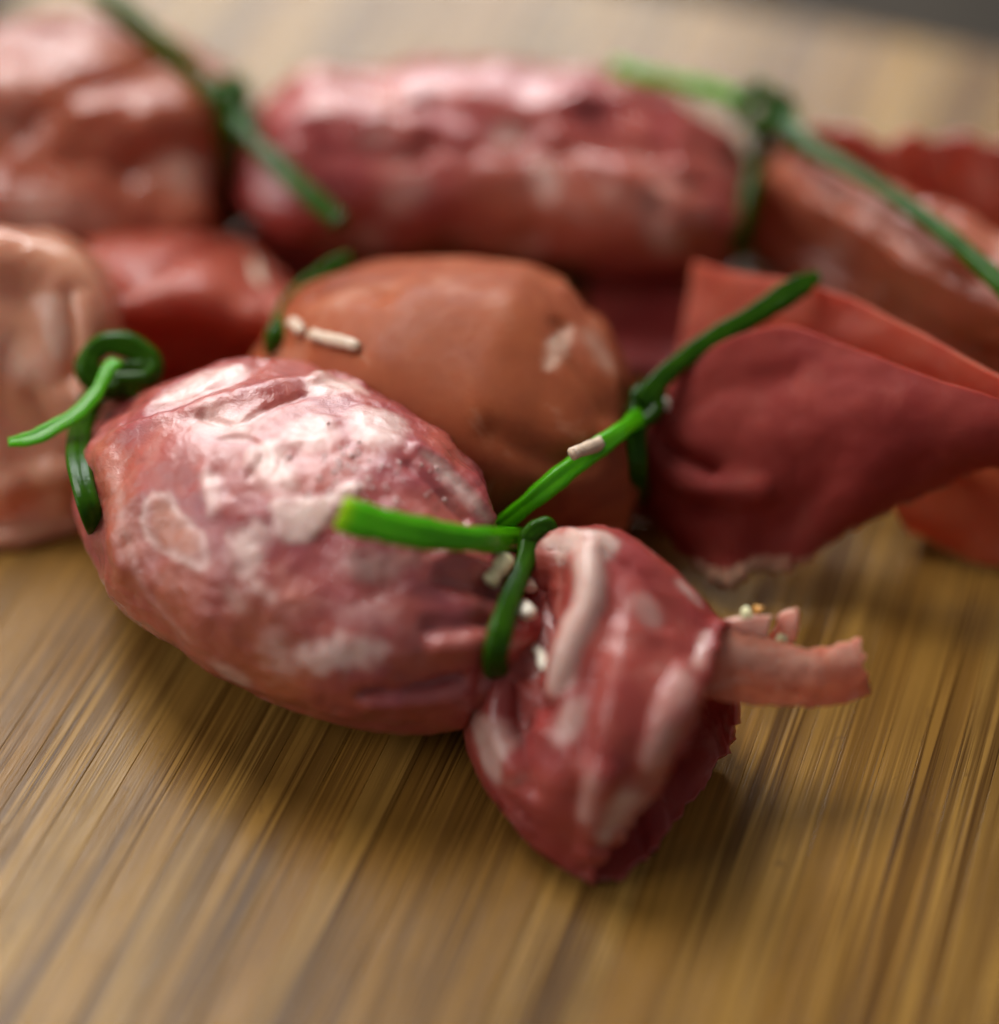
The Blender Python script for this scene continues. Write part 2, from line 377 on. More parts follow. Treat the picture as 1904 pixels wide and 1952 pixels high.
def bamboo():
    m, t, out = nt('bamboo')
    tc = N(t, 'ShaderNodeTexCoord'); oi = N(t, 'ShaderNodeObjectInfo')
    off = t.nodes.new('ShaderNodeVectorMath'); off.operation = 'SCALE'; off.inputs[0].default_value = (57.0, 913.0, 23.0)
    t.links.new(oi.outputs['Random'], off.inputs['Scale'])
    def c(sv):
        mp = N(t, 'ShaderNodeMapping'); mp.inputs['Scale'].default_value = sv
        g = N(t, 'ShaderNodeNewGeometry'); t.links.new(g.outputs['Position'], mp.inputs['Vector'])
        # turn the world so that Y runs along the strips
        mp2 = N(t, 'ShaderNodeMapping'); mp2.vector_type = 'POINT'; mp2.inputs['Rotation'].default_value = (0, 0, STRIP_ANG)
        t.links.new(g.outputs['Position'], mp2.inputs['Vector'])
        mp.inputs['Location'].default_value = (0, 0, 0)
        t.links.new(mp2.outputs[0], mp.inputs['Vector'])
        ad = t.nodes.new('ShaderNodeVectorMath'); ad.operation = 'ADD'
        t.links.new(mp.outputs[0], ad.inputs[0]); t.links.new(off.outputs[0], ad.inputs[1])
        return ad.outputs[0]
    base = ramp(t, oi.outputs['Random'], [(0.0, (0.25, 0.115, 0.020)), (0.35, (0.33, 0.172, 0.036)), (0.7, (0.39, 0.222, 0.055)), (1.0, (0.28, 0.135, 0.025))])
    cloud = tex(t, c((90, 14, 90)), 1.0, 3, 0.5)
    base = mixc(t, mth(t, 'MULTIPLY', cloud, 0.5), base, (0.20, 0.10, 0.016))
    # fibre bundles: fine dark lines that run along the strip
    f1 = tex(t, c((1500, 16, 800)), 1.0, 2, 0.5, 0.0)
    k1 = ramp(t, f1, [(0.47, (0, 0, 0)), (0.54, (1, 1, 1))])
    f2 = tex(t, c((520, 9, 300)), 1.0, 2, 0.5, 0.0)
    k2 = ramp(t, f2, [(0.52, (0, 0, 0)), (0.60, (1, 1, 1))])
    gate = ramp(t, tex(t, c((120, 8, 120)), 1.0, 2), [(0.36, (0.12, 0.12, 0.12)), (0.62, (1, 1, 1))])
    dk = mth(t, 'MULTIPLY', mth(t, 'MAXIMUM', mth(t, 'MULTIPLY', k1, 0.75), mth(t, 'MULTIPLY', k2, 0.8)), gate)
    col = mixc(t, dk, base, (0.055, 0.02, 0.003))
    fine = tex(t, c((5200, 60, 3000)), 1.0, 2, 0.6)
    col = mixc(t, mth(t, 'MULTIPLY', ramp(t, fine, [(0.45, (0, 0, 0)), (0.75, (1, 1, 1))]), 0.35), col, (0.20, 0.095, 0.03))
    # a second set of hair-fine dark vessels
    f3 = tex(t, c((3300, 22, 1500)), 1.0, 1, 0.5)
    col = mixc(t, mth(t, 'MULTIPLY', mth(t, 'MULTIPLY', ramp(t, f3, [(0.55, (0, 0, 0)), (0.62, (1, 1, 1))]), 0.75), gate), col, (0.05, 0.018, 0.003))
    # old damp marks
    st = ramp(t, tex(t, c((42, 30, 40)), 1.0, 4, 0.6, 0.6), [(0.50, (0, 0, 0)), (0.68, (1, 1, 1))])
    col = mixc(t, mth(t, 'MULTIPLY', st, 0.35), col, (0.11, 0.05, 0.012))
    # node marks: short brown smudges across a strip
    nd = tex(t, c((260, 150, 200)), 1.0, 3, 0.6, 1.2)
    nk = ramp(t, nd, [(0.66, (0, 0, 0)), (0.74, (1, 1, 1))])
    col = mixc(t, mth(t, 'MULTIPLY', nk, 0.55), col, (0.11, 0.05, 0.016))
    p = N(t, 'ShaderNodeBsdfPrincipled'); t.links.new(col, p.inputs['Base Color'])
    rn = tex(t, c((300, 60, 300)), 1.0, 4, 0.6)
    mr = N(t, 'ShaderNodeMapRange'); t.links.new(rn, mr.inputs['Value'])
    mr.inputs['To Min'].default_value = 0.17; mr.inputs['To Max'].default_value = 0.32
    t.links.new(mr.outputs[0], p.inputs['Roughness'])
    p.inputs['Specular IOR Level'].default_value = 0.14
    b = N(t, 'ShaderNodeBump', Strength=0.35, Distance=0.00015); t.links.new(mth(t, 'SUBTRACT', fine, mth(t, 'MULTIPLY', dk, 0.6)), b.inputs['Height'])
    t.links.new(b.outputs[0], p.inputs['Normal'])
    t.links.new(p.outputs[0], out.inputs['Surface'])
    return m

# ------------------------------------------------------------------ the table and the board
STRIP_ANG = R(19.4)                                  # the strips run 19.4 degrees right of straight ahead
SD = np.array([math.sin(STRIP_ANG), math.cos(STRIP_ANG), 0]); SW = np.array([math.cos(STRIP_ANG), -math.sin(STRIP_ANG), 0])
M_bamboo = bamboo()
m, t, out = nt('dark_table')
p = N(t, 'ShaderNodeBsdfPrincipled'); v = coords(t)
t.links.new(ramp(t, tex(t, v, 0.02, 4), [(0.3, (0.026, 0.020, 0.014)), (0.7, (0.042, 0.032, 0.023))]), p.inputs['Base Color'])
p.inputs['Roughness'].default_value = 0.8; p.inputs['Specular IOR Level'].default_value = 0.15; t.links.new(p.outputs[0], out.inputs['Surface']); M_table = m

BT = 18.0                                            # board thickness, mm
tb = bpy.data.meshes.new('table')
s_ = 1.2
tb.from_pydata([(-s_, -s_, -BT * .001 - 0.0005), (s_, -s_, -BT * .001 - 0.0005), (s_, s_ * 1.5, -BT * .001 - 0.0005), (-s_, s_ * 1.5, -BT * .001 - 0.0005)], [], [(0, 1, 2, 3)])
tb.materials.append(M_table)
tbo = bpy.data.objects.new('table', tb); C.objects.link(tbo); tbo['kind'] = 'structure'

far = at(1590, 50, 0); farc = far @ SD               # the far end of the board
left = at(22, 18, 0) @ SW                            # its left edge
LEN, WID = 380.0, 270.0
board_c = SD * (farc - LEN / 2) + SW * (left + WID / 2)
board = empty('cutting_board', board_c + np.array([0, 0, -BT]), 'pale bamboo cutting board of narrow glued strips under the meat parcels', 'cutting board')
board.rotation_euler = (0, 0, -STRIP_ANG)

# one strip, bevelled on its long edges, scaled in width for each copy
def strip_mesh():
    b = 0.08
    y0, y1 = -LEN / 2, LEN / 2
    vs = []; prof = [(-.5, 0.0), (.5, 0.0), (.5, BT - b), (.495, BT - 0.02), (.485, BT), (-.485, BT), (-.495, BT - 0.02), (-.5, BT - b)]
    for y in (y0, y1): vs += [(x, y, z) for x, z in prof]
    k = len(prof)
    fs = [tuple(range(k)), tuple(range(2 * k - 1, k - 1, -1))] + [(i, k + i, k + (i + 1) % k, (i + 1) % k) for i in range(k)]
    me = bpy.data.meshes.new('bamboo_strip'); me.from_pydata([(a * .001, b_ * .001, c_ * .001) for a, b_, c_ in vs], [], fs)
    me.materials.append(M_bamboo); return me
sm = strip_mesh()
x = -WID / 2; k = 0
rs = random.Random(5)
while x < WID / 2 - 2:
    wd = min(rs.uniform(4.2, 7.2), WID / 2 - x)
    o = bpy.data.objects.new('bamboo_strip', sm); C.objects.link(o); o.parent = board
    o.location = ((x + wd / 2) * .001, 0, rs.uniform(-0.02, 0.02) * .001); o.scale = ((wd - 0.015), 1, 1)
    x += wd; k += 1

# ------------------------------------------------------------------ parcels
def body(axis, prof, n, m, seed=0, pucker=0.10):
    """a filled parcel body: centre line (px,py,z), list of (t, half width, half height)"""
    A = catmull([at(*p) for p in axis], n)
    t = np.linspace(0, 1, n)
    t = 0.5 - 0.5 * np.cos(t * math.pi) * (0.55) - 0.45 * (0.5 - t)   # more rows at the ends
    t = (t - t[0]) / (t[-1] - t[0])
    fine = catmull([at(*p) for p in axis], 400)
    A = np.stack([np.interp(t, np.linspace(0, 1, 400), fine[:, k]) for k in range(3)], -1)
    pr = np.array(prof)
    tt = pr[:, 0]
    dense = np.linspace(0, 1, 200)
    def sm(col):
        y = np.interp(dense, tt, pr[:, col]); ker = np.hanning(11); ker /= ker.sum()
        y = np.convolve(np.pad(y, 5, mode='edge'), ker, 'valid'); return np.interp(t, dense, y)
    rw, rh = sm(1) * 1.09, sm(2) * (SAG + 0.02)
    T = np.gradient(A, axis=0); T[:, 2] *= 0.4; T /= np.linalg.norm(T, axis=1, keepdims=True)
    Z = np.array([0, 0, 1.0]); S = np.cross(T, Z); S /= np.linalg.norm(S, axis=1, keepdims=True); U = np.cross(S, T)
    a = np.linspace(0, 2 * math.pi, m, endpoint=False)
    ca, sa = np.cos(a), np.sin(a)
    wgt = np.maximum(np.exp(-(t / 0.16) ** 2), np.exp(-((1 - t) / 0.2) ** 2))
    rip = np.sin(7 * a[None] + seed + 2 * t[:, None]) * 0.6 + np.sin(11 * a[None] + 2.3 * seed - 3 * t[:, None]) * 0.5 + np.sin(4 * a[None] - seed) * 0.5
    k = 1 + pucker * wgt[:, None] * rip
    V = A[:, None] + S[:, None] * ((ca * k) * rw[:, None])[..., None] + U[:, None] * ((sa * k) * rh[:, None])[..., None]
    return Sheet(V, True)

def over(px, py, sheets, h):
    best = None
    for s in sheets:
        Q = proj(s.P); d = np.hypot(Q[:, 0] - px, Q[:, 1] - py)
        c = np.where(d < 9)[0]
        if len(c):
            i = c[np.argmin(Q[c, 2])]
            if best is None or Q[i, 2] < best[0]: best = (Q[i, 2], s.P[i])
    p = at(px, py, best[1][2] / SAG) if best else at(px, py, 1.5)
    e = EYE - p; return p + e / np.linalg.norm(e) * h

def place(q, sheets):
    return np.array(q) if len(q) == 3 and sheets is None and not np.isscalar(q[0]) else (over(q[0], q[1], sheets, q[3]) if len(q) == 4 else at(*q))

def chive(pts, rad, name, mat, parent, base, seed=0, flat=0.85, fade=(1, 1), tip=None, m=14, n=None, hollow=False, on=None, taper=1.0, updir=None):
    m = max(m, 42)
    s = tube_sheet([place(q, on) for q in pts], rad, smooth=(60 if on else 0), m=m, flat=flat, fade=fade, seed=seed, n=n, taper=taper, dent=0.38, updir=updir)
    if tip is not None:
        tt = np.repeat(np.linspace(0, 1, s.n), s.m)
        s.warm = np.clip((tip - tt) / tip, 0, 1) ** 1.0
    s.fat = np.tile(0.5 + 0.5 * np.cos(7 * np.linspace(0, 2 * math.pi, s.m, endpoint=False) + seed), s.n)
    return s.mesh(name, mat, parent, base, solid=(0.45 if hollow else 0.0), cap=not hollow)

def shreds(items):
    for (p, q, rad, mat, label, cat, name) in items:
        rad *= 0.85
        p = np.array(p); q = np.array(q); d = (q - p)
        rr = np.random.RandomState(abs(int(p[0] * 10)) + 3)
        L = [p + d * f + rr.normal(0, rad * .10, 3) for f in (0, .33, .66, 1)]
        s = tube_sheet(L, rad * 1.15, n=10, m=8, flat=0.62, fade=(.9, .8), ridge=0.0, seed=rr.randint(99))
        sq = 1 / np.maximum(np.abs(np.cos(np.linspace(0, 2 * math.pi, 8, endpoint=False) + 0.4)), np.abs(np.sin(np.linspace(0, 2 * math.pi, 8, endpoint=False) + 0.4)))
        cen = s.V.mean(1, keepdims=True); s.V = cen + (s.V - cen) * (0.8 * sq)[None, :, None]
        base = (p + q) / 2
        s.rough(rad * 1.3, rad * 0.22, 2, p[1])
        o = s.mesh(name, mat, None, base)
        o.location = base * 0.001
        o['label'] = label; o['category'] = cat

# ================= front parcel =================
baseA = np.array([*at(560, 1150, 0)[:2], 0.0])
A = empty('meat_parcel', baseA, 'sharp front meat parcel, pink with white fat patches, wrapped like a sweet', 'meat parcel', 'meat parcels tied with chives')
sA = body([(198, 830, 16.5), (300, 877, 19.0), (430, 937, 20.5), (600, 1032, 20.5), (770, 1107, 18.5), (900, 1142, 15.5), (965, 1147, 13.5)],
          [(0, 4, 4.5), (.03, 5.2, 6), (.06, 6.6, 7.6), (.117, 9.8, 11.4), (.17, 13.2, 14.6), (.23, 16.8, 17.6), (.32, 20.3, 20), (.41, 20.9, 20.5), (.55, 20.9, 20), (.69, 20.0, 19), (.8, 18.0, 17), (.88, 15.6, 14.8), (.95, 12, 11.5), (1, 6, 6.5)], 250, 340, seed=1)
sA.rough(24, 1.5, 2, 4.2)
sA.rough(7, 0.5, 3, 1.7)
sA.settle(0.3, 1.6)
# folds and ridges that show on it
sA.crease([(235, 800), (300, 770), (390, 735), (470, 705), (500, 680)], 1.5, -0.9)
sA.crease([(215, 830), (290, 800), (400, 765), (500, 735), (600, 720)], 1.6, 0.8)
sA.crease([(600, 720), (640, 705), (690, 730)], 0.9, 0.7)
sA.crease([(385, 790), (455, 800), (520, 770), (590, 745)], 0.6, -0.6)
sA.crease([(420, 830), (480, 835), (500, 870), (470, 905)], 0.55, -0.5)
sA.crease([(380, 900), (395, 940), (410, 970)], 1.0, 0.55)
sA.crease([(800, 850), (850, 880), (900, 930), (940, 985)], 0.9, 0.9)
sA.crease([(780, 880), (840, 930), (890, 985)], 0.8, -0.7)
sA.crease([(175, 850), (200, 880), (215, 960), (235, 1080)], 2.2, 0.9)
sA.crease([(700, 1330), (800, 1320), (880, 1300)], 0.9, -1.3)
sA.crease([(700, 1345), (800, 1345), (880, 1330)], 1.2, 0.6)
sA.crease([(850, 1100), (900, 1110), (950, 1120)], 1.2, -1.2)
sA.crease([(820, 1190), (880, 1190), (940, 1180)], 1.2, -1.2)
sA.crease([(860, 1050), (910, 1070), (950, 1080)], 1.0, 0.9)
sA.crease([(840, 1240), (890, 1230), (930, 1220)], 1.2, 0.9)
sA.rough(1.6, 0.10, 3, 9.0)
# fat
sA.patch([(275, 950), (320, 938), (345, 975), (385, 1020), (390, 1085), (345, 1070), (300, 1055), (265, 1010)], 0.9, 0.38, rim=0.06)
sA.patch([(515, 955), (560, 948), (620, 940), (660, 922), (690, 925), (650, 955), (620, 1000), (580, 1035), (535, 1025), (520, 985)], 1.0, 0.40, raise_=0.25)
sA.patch([(450, 1005), (490, 995), (510, 1020), (490, 1070), (520, 1130), (500, 1140), (450, 1085), (432, 1045)], 0.85, 1.0, jag=1.2)
sA.patch([(425, 1115), (455, 1130), (465, 1160), (440, 1160)], 0.45, 0.8)
sA.patch([(560, 1250), (600, 1228), (680, 1220), (740, 1235), (700, 1265), (630, 1285), (580, 1280)], 0.8, 1.0, jag=1.3)
sA.patch([(500, 1210), (530, 1215), (560, 1270), (530, 1290), (500, 1260)], 0.4, 1.4, jag=1.2)
sA.patch([(640, 1070), (700, 1045), (790, 1050), (760, 1085), (690, 1100)], 0.45, 1.4, jag=1.2)
sA.patch([(640, 1160), (720, 1150), (760, 1180), (700, 1195)], 0.4, 1.4, jag=1.2)
sA.patch([(400, 1270), (430, 1275), (470, 1300), (450, 1310)], 0.6, 0.8)
sA.patch([(320, 735), (380, 700), (450, 690), (470, 705), (420, 735), (350, 760), (300, 765)], 0.75, 1.0)
sA.patch([(480, 850), (530, 835), (550, 880), (570, 920), (540, 930), (500, 920), (475, 890)], 0.75, 1.0, raise_=0.3)
sA.patch([(560, 800), (620, 790), (640, 830), (600, 850), (550, 840)], 0.7, 1.1, raise_=0.3)
sA.patch([(670, 780), (720, 775), (770, 800), (760, 840), (720, 845), (680, 820)], 0.8, 1.1, raise_=0.3)
sA.patch([(390, 760), (440, 780), (490, 790), (470, 830), (420, 830), (370, 800)], 0.6, 1.4)
sA.patch([(590, 725), (630, 708), (680, 725), (700, 745), (640, 745), (600, 750)], 0.8, 0.8, raise_=0.2)
sA.patch([(385, 905), (410, 900), (420, 950), (400, 985), (385, 950)], 0.75, 0.8)
sA.patch([(815, 865), (850, 880), (900, 925), (935, 985), (900, 960), (850, 910)], 0.75, 0.8)
sA.streak([(215, 900), (225, 960), (245, 1060), (290, 1150), (350, 1220)], 0.6, 0.22, soft=0.9)
sA.streak([(190, 840), (210, 920), (225, 1010), (250, 1100)], 2.5, 0.6, 'warm', 0.9)
sA.streak([(470, 1190), (500, 1250), (520, 1320)], 5.0, 0.7, 'warm', 0.9)
sA.streak([(330, 1130), (420, 1210)], 4.0, 0.5, 'warm', 0.9)
sA.patch([(290, 960), (320, 955), (345, 990), (372, 1030), (370, 1060), (310, 1045), (285, 1010)], 0.9, 0.6, attr='warm')
sA.mesh('body', M_salami, A, baseA)

# right end of the front parcel: a flared cone that opens to the right
sAr = loft([
    [(1005, 1045, 23), (965, 1090, 21), (945, 1150, 16), (945, 1210, 10), (975, 1240, 6), (1015, 1225, 5), (1040, 1160, 9), (1040, 1090, 17)],
    [(1060, 1030, 28), (1010, 1090, 27), (950, 1200, 20), (915, 1300, 11), (945, 1370, 3), (1050, 1350, 1.5), (1130, 1250, 4), (1130, 1090, 19)],
    [(1130, 1028, 31), (1090, 1130, 30), (990, 1310, 21), (908, 1385, 10), (955, 1480, 2.0), (1110, 1430, 1), (1200, 1290, 3), (1205, 1110, 20)],
    [(1200, 1060, 32), (1150, 1220, 31), (1060, 1400, 21), (960, 1490, 9), (1010, 1575, 1.2), (1170, 1500, 0.8), (1270, 1340, 3), (1280, 1160, 20)],
    [(1290, 1120, 29), (1220, 1310, 29), (1130, 1470, 20), (1040, 1570, 8), (1085, 1640, 0.9), (1220, 1570, 0.6), (1340, 1400, 3), (1360, 1220, 18)],
    [(1375, 1200, 25), (1310, 1395, 24), (1240, 1505, 16), (1160, 1610, 6.5), (1140, 1672, 0.8), (1250, 1620, 0.5), (1365, 1460, 1.5), (1405, 1330, 12)],
], 120, 220)
sAr.rough(14, 0.9, 2, 2.2); sAr.rough(5, 0.25, 2, 5.2)
sAr.crease([(1010, 1110), (1022, 1200), (1015, 1290), (1005, 1380)], 3.4, -4.2)
sAr.crease([(1128, 1050), (1122, 1140), (1085, 1240), (1058, 1330), (1050, 1400)], 2.2, 1.9)
sAr.crease([(1060, 1050), (1070, 1120)], 1.6, -0.7)
sAr.crease([(1128, 1045), (1122, 1140), (1085, 1240), (1060, 1320)], 0.8, 0.9)
sAr.crease([(1160, 1060), (1165, 1180), (1130, 1300), (1110, 1420), (1100, 1520)], 2.0, -0.9)
sAr.crease([(1200, 1080), (1270, 1160), (1330, 1240)], 1.4, -0.6)
sAr.crease([(1300, 1290), (1265, 1390), (1235, 1450)], 1.2, 0.9)
sAr.crease([(960, 1290), (950, 1380), (985, 1470)], 1.3, 0.9)
sAr.crease([(985, 1300), (990, 1400), (1020, 1500)], 1.1, -0.9)
sAr.crease([(1150, 1480), (1135, 1560), (1120, 1620)], 1.2, 0.8)
sAr.crease([(1390, 1200), (1340, 1260), (1290, 1370)], 1.2, 0.8)
sAr.wrinkle(22, 0.55, 1.3); sAr.ragged(14, 1.1)
sAr.V[..., 2] = np.maximum(sAr.V[..., 2], 0.45)
sAr.patch([(1040, 1035), (1080, 1020), (1160, 1028), (1170, 1050), (1120, 1060), (1060, 1065)], 0.95, 0.5)
sAr.streak([(1130, 1050), (1125, 1110), (1112, 1170), (1085, 1240), (1068, 1300)], 1.5, 1.0)
sAr.streak([(1100, 1350), (1080, 1400)], 1.4, 0.6, soft=0.55)
sAr.streak([(1220, 1150), (1235, 1180)], 1.3, 0.5, soft=0.55)
sAr.streak([(1290, 1120), (1320, 1150)], 0.9, 0.6, soft=0.55)
sAr.streak([(1300, 1300), (1265, 1400), (1240, 1440)], 1.2, 0.5, soft=0.55)
sAr.streak([(1340, 1220), (1325, 1270)], 0.7, 0.6, soft=0.55)
sAr.patch([(910, 1360), (945, 1370), (970, 1430), (960, 1490), (930, 1460)], 0.7, 0.5)
sAr.patch([(1140, 1560), (1165, 1515), (1200, 1500), (1215, 1520), (1185, 1560), (1150, 1600)], 0.8, 0.5)
sAr.streak([(1130, 1490), (1115, 1550)], 1.0, 0.45, soft=0.55)
sAr.mesh('ruffle', M_salami_thin, A, baseA, solid=1.1)

tail = loft([
    [(1318, 1192, 24), (1306, 1235, 22.5), (1303, 1280, 20.5), (1312, 1325, 18)],
    [(1398, 1192, 23.6), (1390, 1240, 22), (1388, 1290, 19.4), (1400, 1340, 16.5)],
    [(1470, 1220, 22.6), (1470, 1255, 21), (1476, 1298, 18.4), (1488, 1344, 15.6)],
    [(1540, 1238, 21.6), (1545, 1268, 20.2), (1552, 1302, 18), (1560, 1340, 15.4)],
    [(1600, 1230, 21.6), (1606, 1262, 20.4), (1610, 1296, 18), (1612, 1330, 15.6)],
    [(1634, 1216, 22), (1641, 1250, 20.4), (1645, 1284, 18.4), (1644, 1314, 16)]], 80, 50, False)
tail.rough(6, 0.3, 2, 3.0); tail.rough(2.2, 0.14, 3, 6.0)
tail.crease([(1345, 1195), (1340, 1260), (1350, 1330)], 1.0, -0.9)
tail.streak([(1400, 1235), (1480, 1255), (1540, 1262)], 1.6, 0.55, soft=0.9)
tail.streak([(1625, 1228), (1590, 1245)], 1.6, 0.55, soft=0.9)
tail.warm[:] = 0.55
tail.streak([(1330, 1300), (1450, 1320), (1600, 1310)], 2.5, 0.8, 'warm', 0.9)
tail.streak([(1540, 1270), (1560, 1320)], 1.6, 0.9, 'warm', 0.9)
tail.V[-9:] += np.linspace(0, 1, 9)[:, None, None] ** 2 * (np.sin(np.arange(tail.m) * 0.45) * 0.25 + np.sin(np.arange(tail.m) * 1.3) * 0.15)[None, :, None] * np.array([1.0, 0.1, 0])
tail.mesh('ruffle_tail', M_tail, A, baseA, solid=1.5)
flap = loft([
    [(1360, 1210, 21.0), (1365, 1195, 23.0), (1375, 1180, 24.0)],
    [(1410, 1215, 21.5), (1415, 1195, 23.5), (1420, 1172, 25.0)],
    [(1465, 1222, 21.5), (1462, 1200, 23.5), (1468, 1172, 25.0)]], 26, 20, False)
flap.rough(3, 0.3, 2, 1.0); flap.fat[:] = 0.6
flap.mesh('ruffle_flap', M_tail, A, baseA, solid=2.0)
stub = loft([
    [(1482, 1195, 21.5), (1485, 1180, 24.0), (1488, 1166, 25.0)],
    [(1503, 1205, 21.5), (1505, 1185, 24.0), (1505, 1160, 25.5)],
    [(1520, 1212, 21.5), (1524, 1190, 24.0), (1522, 1162, 25.5)]], 20, 16, False)
stub.rough(3, 0.25, 2, 4.0); stub.fat[:] = 0.5
stub.mesh('ruffle_flap', M_tail, A, baseA, solid=2.0)

# left end of the front parcel
sAl = loft([
    [(205, 770, 25), (175, 800, 21), (165, 860, 14), (170, 915, 7), (200, 925, 4), (230, 880, 6), (235, 820, 14), (225, 780, 21)],
    [(190, 690, 29), (145, 760, 24), (125, 870, 14), (130, 970, 4), (170, 985, 1), (210, 900, 2), (230, 800, 12), (220, 700, 24)],
    [(175, 600, 34), (110, 680, 29), (80, 850, 15), (90, 985, 3), (110, 1000, 1), (190, 880, 2), (220, 740, 12), (215, 620, 26)],
    [(130, 510, 38), (50, 600, 33), (10, 820, 17), (20, 1000, 3), (40, 1015, 1), (120, 880, 2), (190, 700, 14), (195, 540, 28)],
    [(30, 470, 40), (-50, 600, 34), (-80, 820, 18), (-70, 1000, 3), (-40, 1020, 1), (40, 880, 2), (90, 680, 14), (110, 480, 30)],
    [(-80, 470, 40), (-150, 600, 34), (-170, 820, 18), (-160, 1000, 3), (-130, 1020, 1), (-60, 880, 2), (-20, 680, 14), (0, 480, 30)],
], 90, 160)
sAl.pleat(7, 0.9, 0.2, 0.6)
sAl.rough(14, 1.1, 2, 7.7); sAl.rough(6, 0.2, 2, 2.4)
sAl.crease([(135, 560), (130, 640), (135, 720)], 1.6, -1.6)
sAl.crease([(60, 760), (100, 830), (140, 870)], 1.8, -1.4)
sAl.crease([(20, 930), (90, 900), (140, 900)], 1.4, 1.2)
sAl.wrinkle(12, 0.4, 2.3)
sAl.V[..., 2] = np.maximum(sAl.V[..., 2], 0.45)
sAl.fat[:] = 0.22; sAl.warm[:] = 0.4
sAl.patch([(90, 560), (130, 580), (135, 660), (110, 690), (80, 640)], 0.7, 0.8)
sAl.streak([(0, 680), (60, 700)], 3.0, 0.6, soft=0.9)
sAl.streak([(0, 740), (50, 790)], 3.5, 0.8, 'warm', 0.9)
sAl.mesh('ruffle', M_pale_thin, A, baseA, solid=1.2)

# chive ties of the front parcel
onA = [sA, sAr, sAl]
tie = chive([(225, 735, 27), (180, 752, 0, 1.6), (155, 800, 0, 2.0), (148, 870, 0, 2.2), (162, 940, 0, 2.6), (185, 1010, 0, 3.0), (200, 1045, 1.5), (245, 1010, 1.5), (270, 900, 5), (280, 800, 14), (262, 745, 23), (225, 733, 27)],
            1.6, 'chive_tie', M_chive_shaded, A, baseA, seed=1, n=110, on=onA, flat=0.45)
chive([(228, 728, 29), (192, 728, 29), (168, 708, 30.5), (173, 676, 32), (205, 654, 33.5), (248, 660, 33), (282, 686, 31.5), (284, 708, 30.5), (250, 712, 30), (208, 712, 30)], 1.72, 'knot', M_chive_shaded, tie, baseA, seed=2, n=90, flat=0.9)
chive([(222, 688, 33.5), (205, 705, 33.5), (185, 745, 32.5), (150, 785, 31.5), (105, 812, 31), (65, 833, 30.5), (16, 843, 30)], 1.14, 'loose_end', M_chive_lit, tie, baseA, seed=3, flat=0.4, updir=(0.1, 0.15, 1.0), fade=(0.9, 0.7), n=60)
tie = chive([(1012, 1020, 29), (1006, 1065, 0, 1.6), (980, 1120, 0, 1.8), (958, 1180, 0, 1.8), (945, 1240, 0, 2.0), (938, 1290, 0, 0.8), (985, 1300, 3), (1050, 1210, 5), (1060, 1120, 14), (1040, 1050, 24), (1015, 1018, 29)],
            1.45, 'chive_tie', M_chive_shaded, A, baseA, seed=4, n=100, on=onA, flat=0.7)
chive([(1000, 1050, 28), (1005, 1028, 29), (1022, 1008, 30), (1042, 1003, 30), (1044, 1018, 29), (1030, 1035, 28), (1005, 1045, 27.5)], 1.10, 'knot', M_chive_shaded, tie, baseA, seed=5, n=50, flat=1.0)
chive([(648, 978, 0, 4.6), (700, 995, 0, 4.2), (790, 1015, 0, 3.8), (880, 1026, 0, 3.2), (960, 1030, 0, 2.6), (1022, 1024, 0, 2.2)], 1.72, 'loose_end', M_chive_lit, tie, baseA, seed=6, n=80, flat=0.5, on=onA, fade=(1.0, 0.5), tip=0.12, m=24, hollow=True, taper=0.62)


# ================= middle parcel =================
baseB = np.array([*at(880, 860, 0)[:2], 0.0])
B = empty('meat_parcel', baseB, 'middle meat parcel with smooth orange brown body, half hidden behind the front one', 'meat parcel', 'meat parcels tied with chives')
sB = body([(545, 655, 15), (650, 690, 18), (850, 752, 20.5), (1030, 805, 18), (1140, 828, 14), (1215, 838, 12)],
          [(0, 5, 5), (.03, 7.5, 7.5), (.1, 11.5, 12), (.2, 15.5, 16), (.35, 19.2, 20), (.5, 20.5, 20.8), (.65, 19.8, 19), (.8, 16.8, 15.8), (.9, 12.5, 12), (.97, 8, 8), (1, 5, 5)], 150, 200, seed=4, pucker=0.08)
sB.rough(26, 1.2, 2, 8.1); sB.rough(9, 0.12, 2, 3.3)
sB.settle(0.3, 1.6)
sB.crease([(1100, 560), (1150, 640), (1190, 720)], 2.2, 0.9)
sB.crease([(1080, 620), (1110, 700), (1160, 780)], 1.8, -0.9)
sB.crease([(600, 560), (660, 540), (720, 560)], 2.0, -0.8)
sB.crease([(940, 830), (1040, 880), (1130, 880)], 2.0, -1.0)
sB.patch([(1040, 690), (1050, 650), (1080, 625), (1095, 635), (1070, 680), (1050, 700)], 0.75, 0.6)
sB.streak([(1130, 640), (1160, 690)], 1.5, 0.35, soft=0.9)
sB.streak([(760, 640), (860, 720), (980, 700)], 8.0, 0.5, 'warm', 0.9)
sB.mesh('body', M_brown, B, baseB)

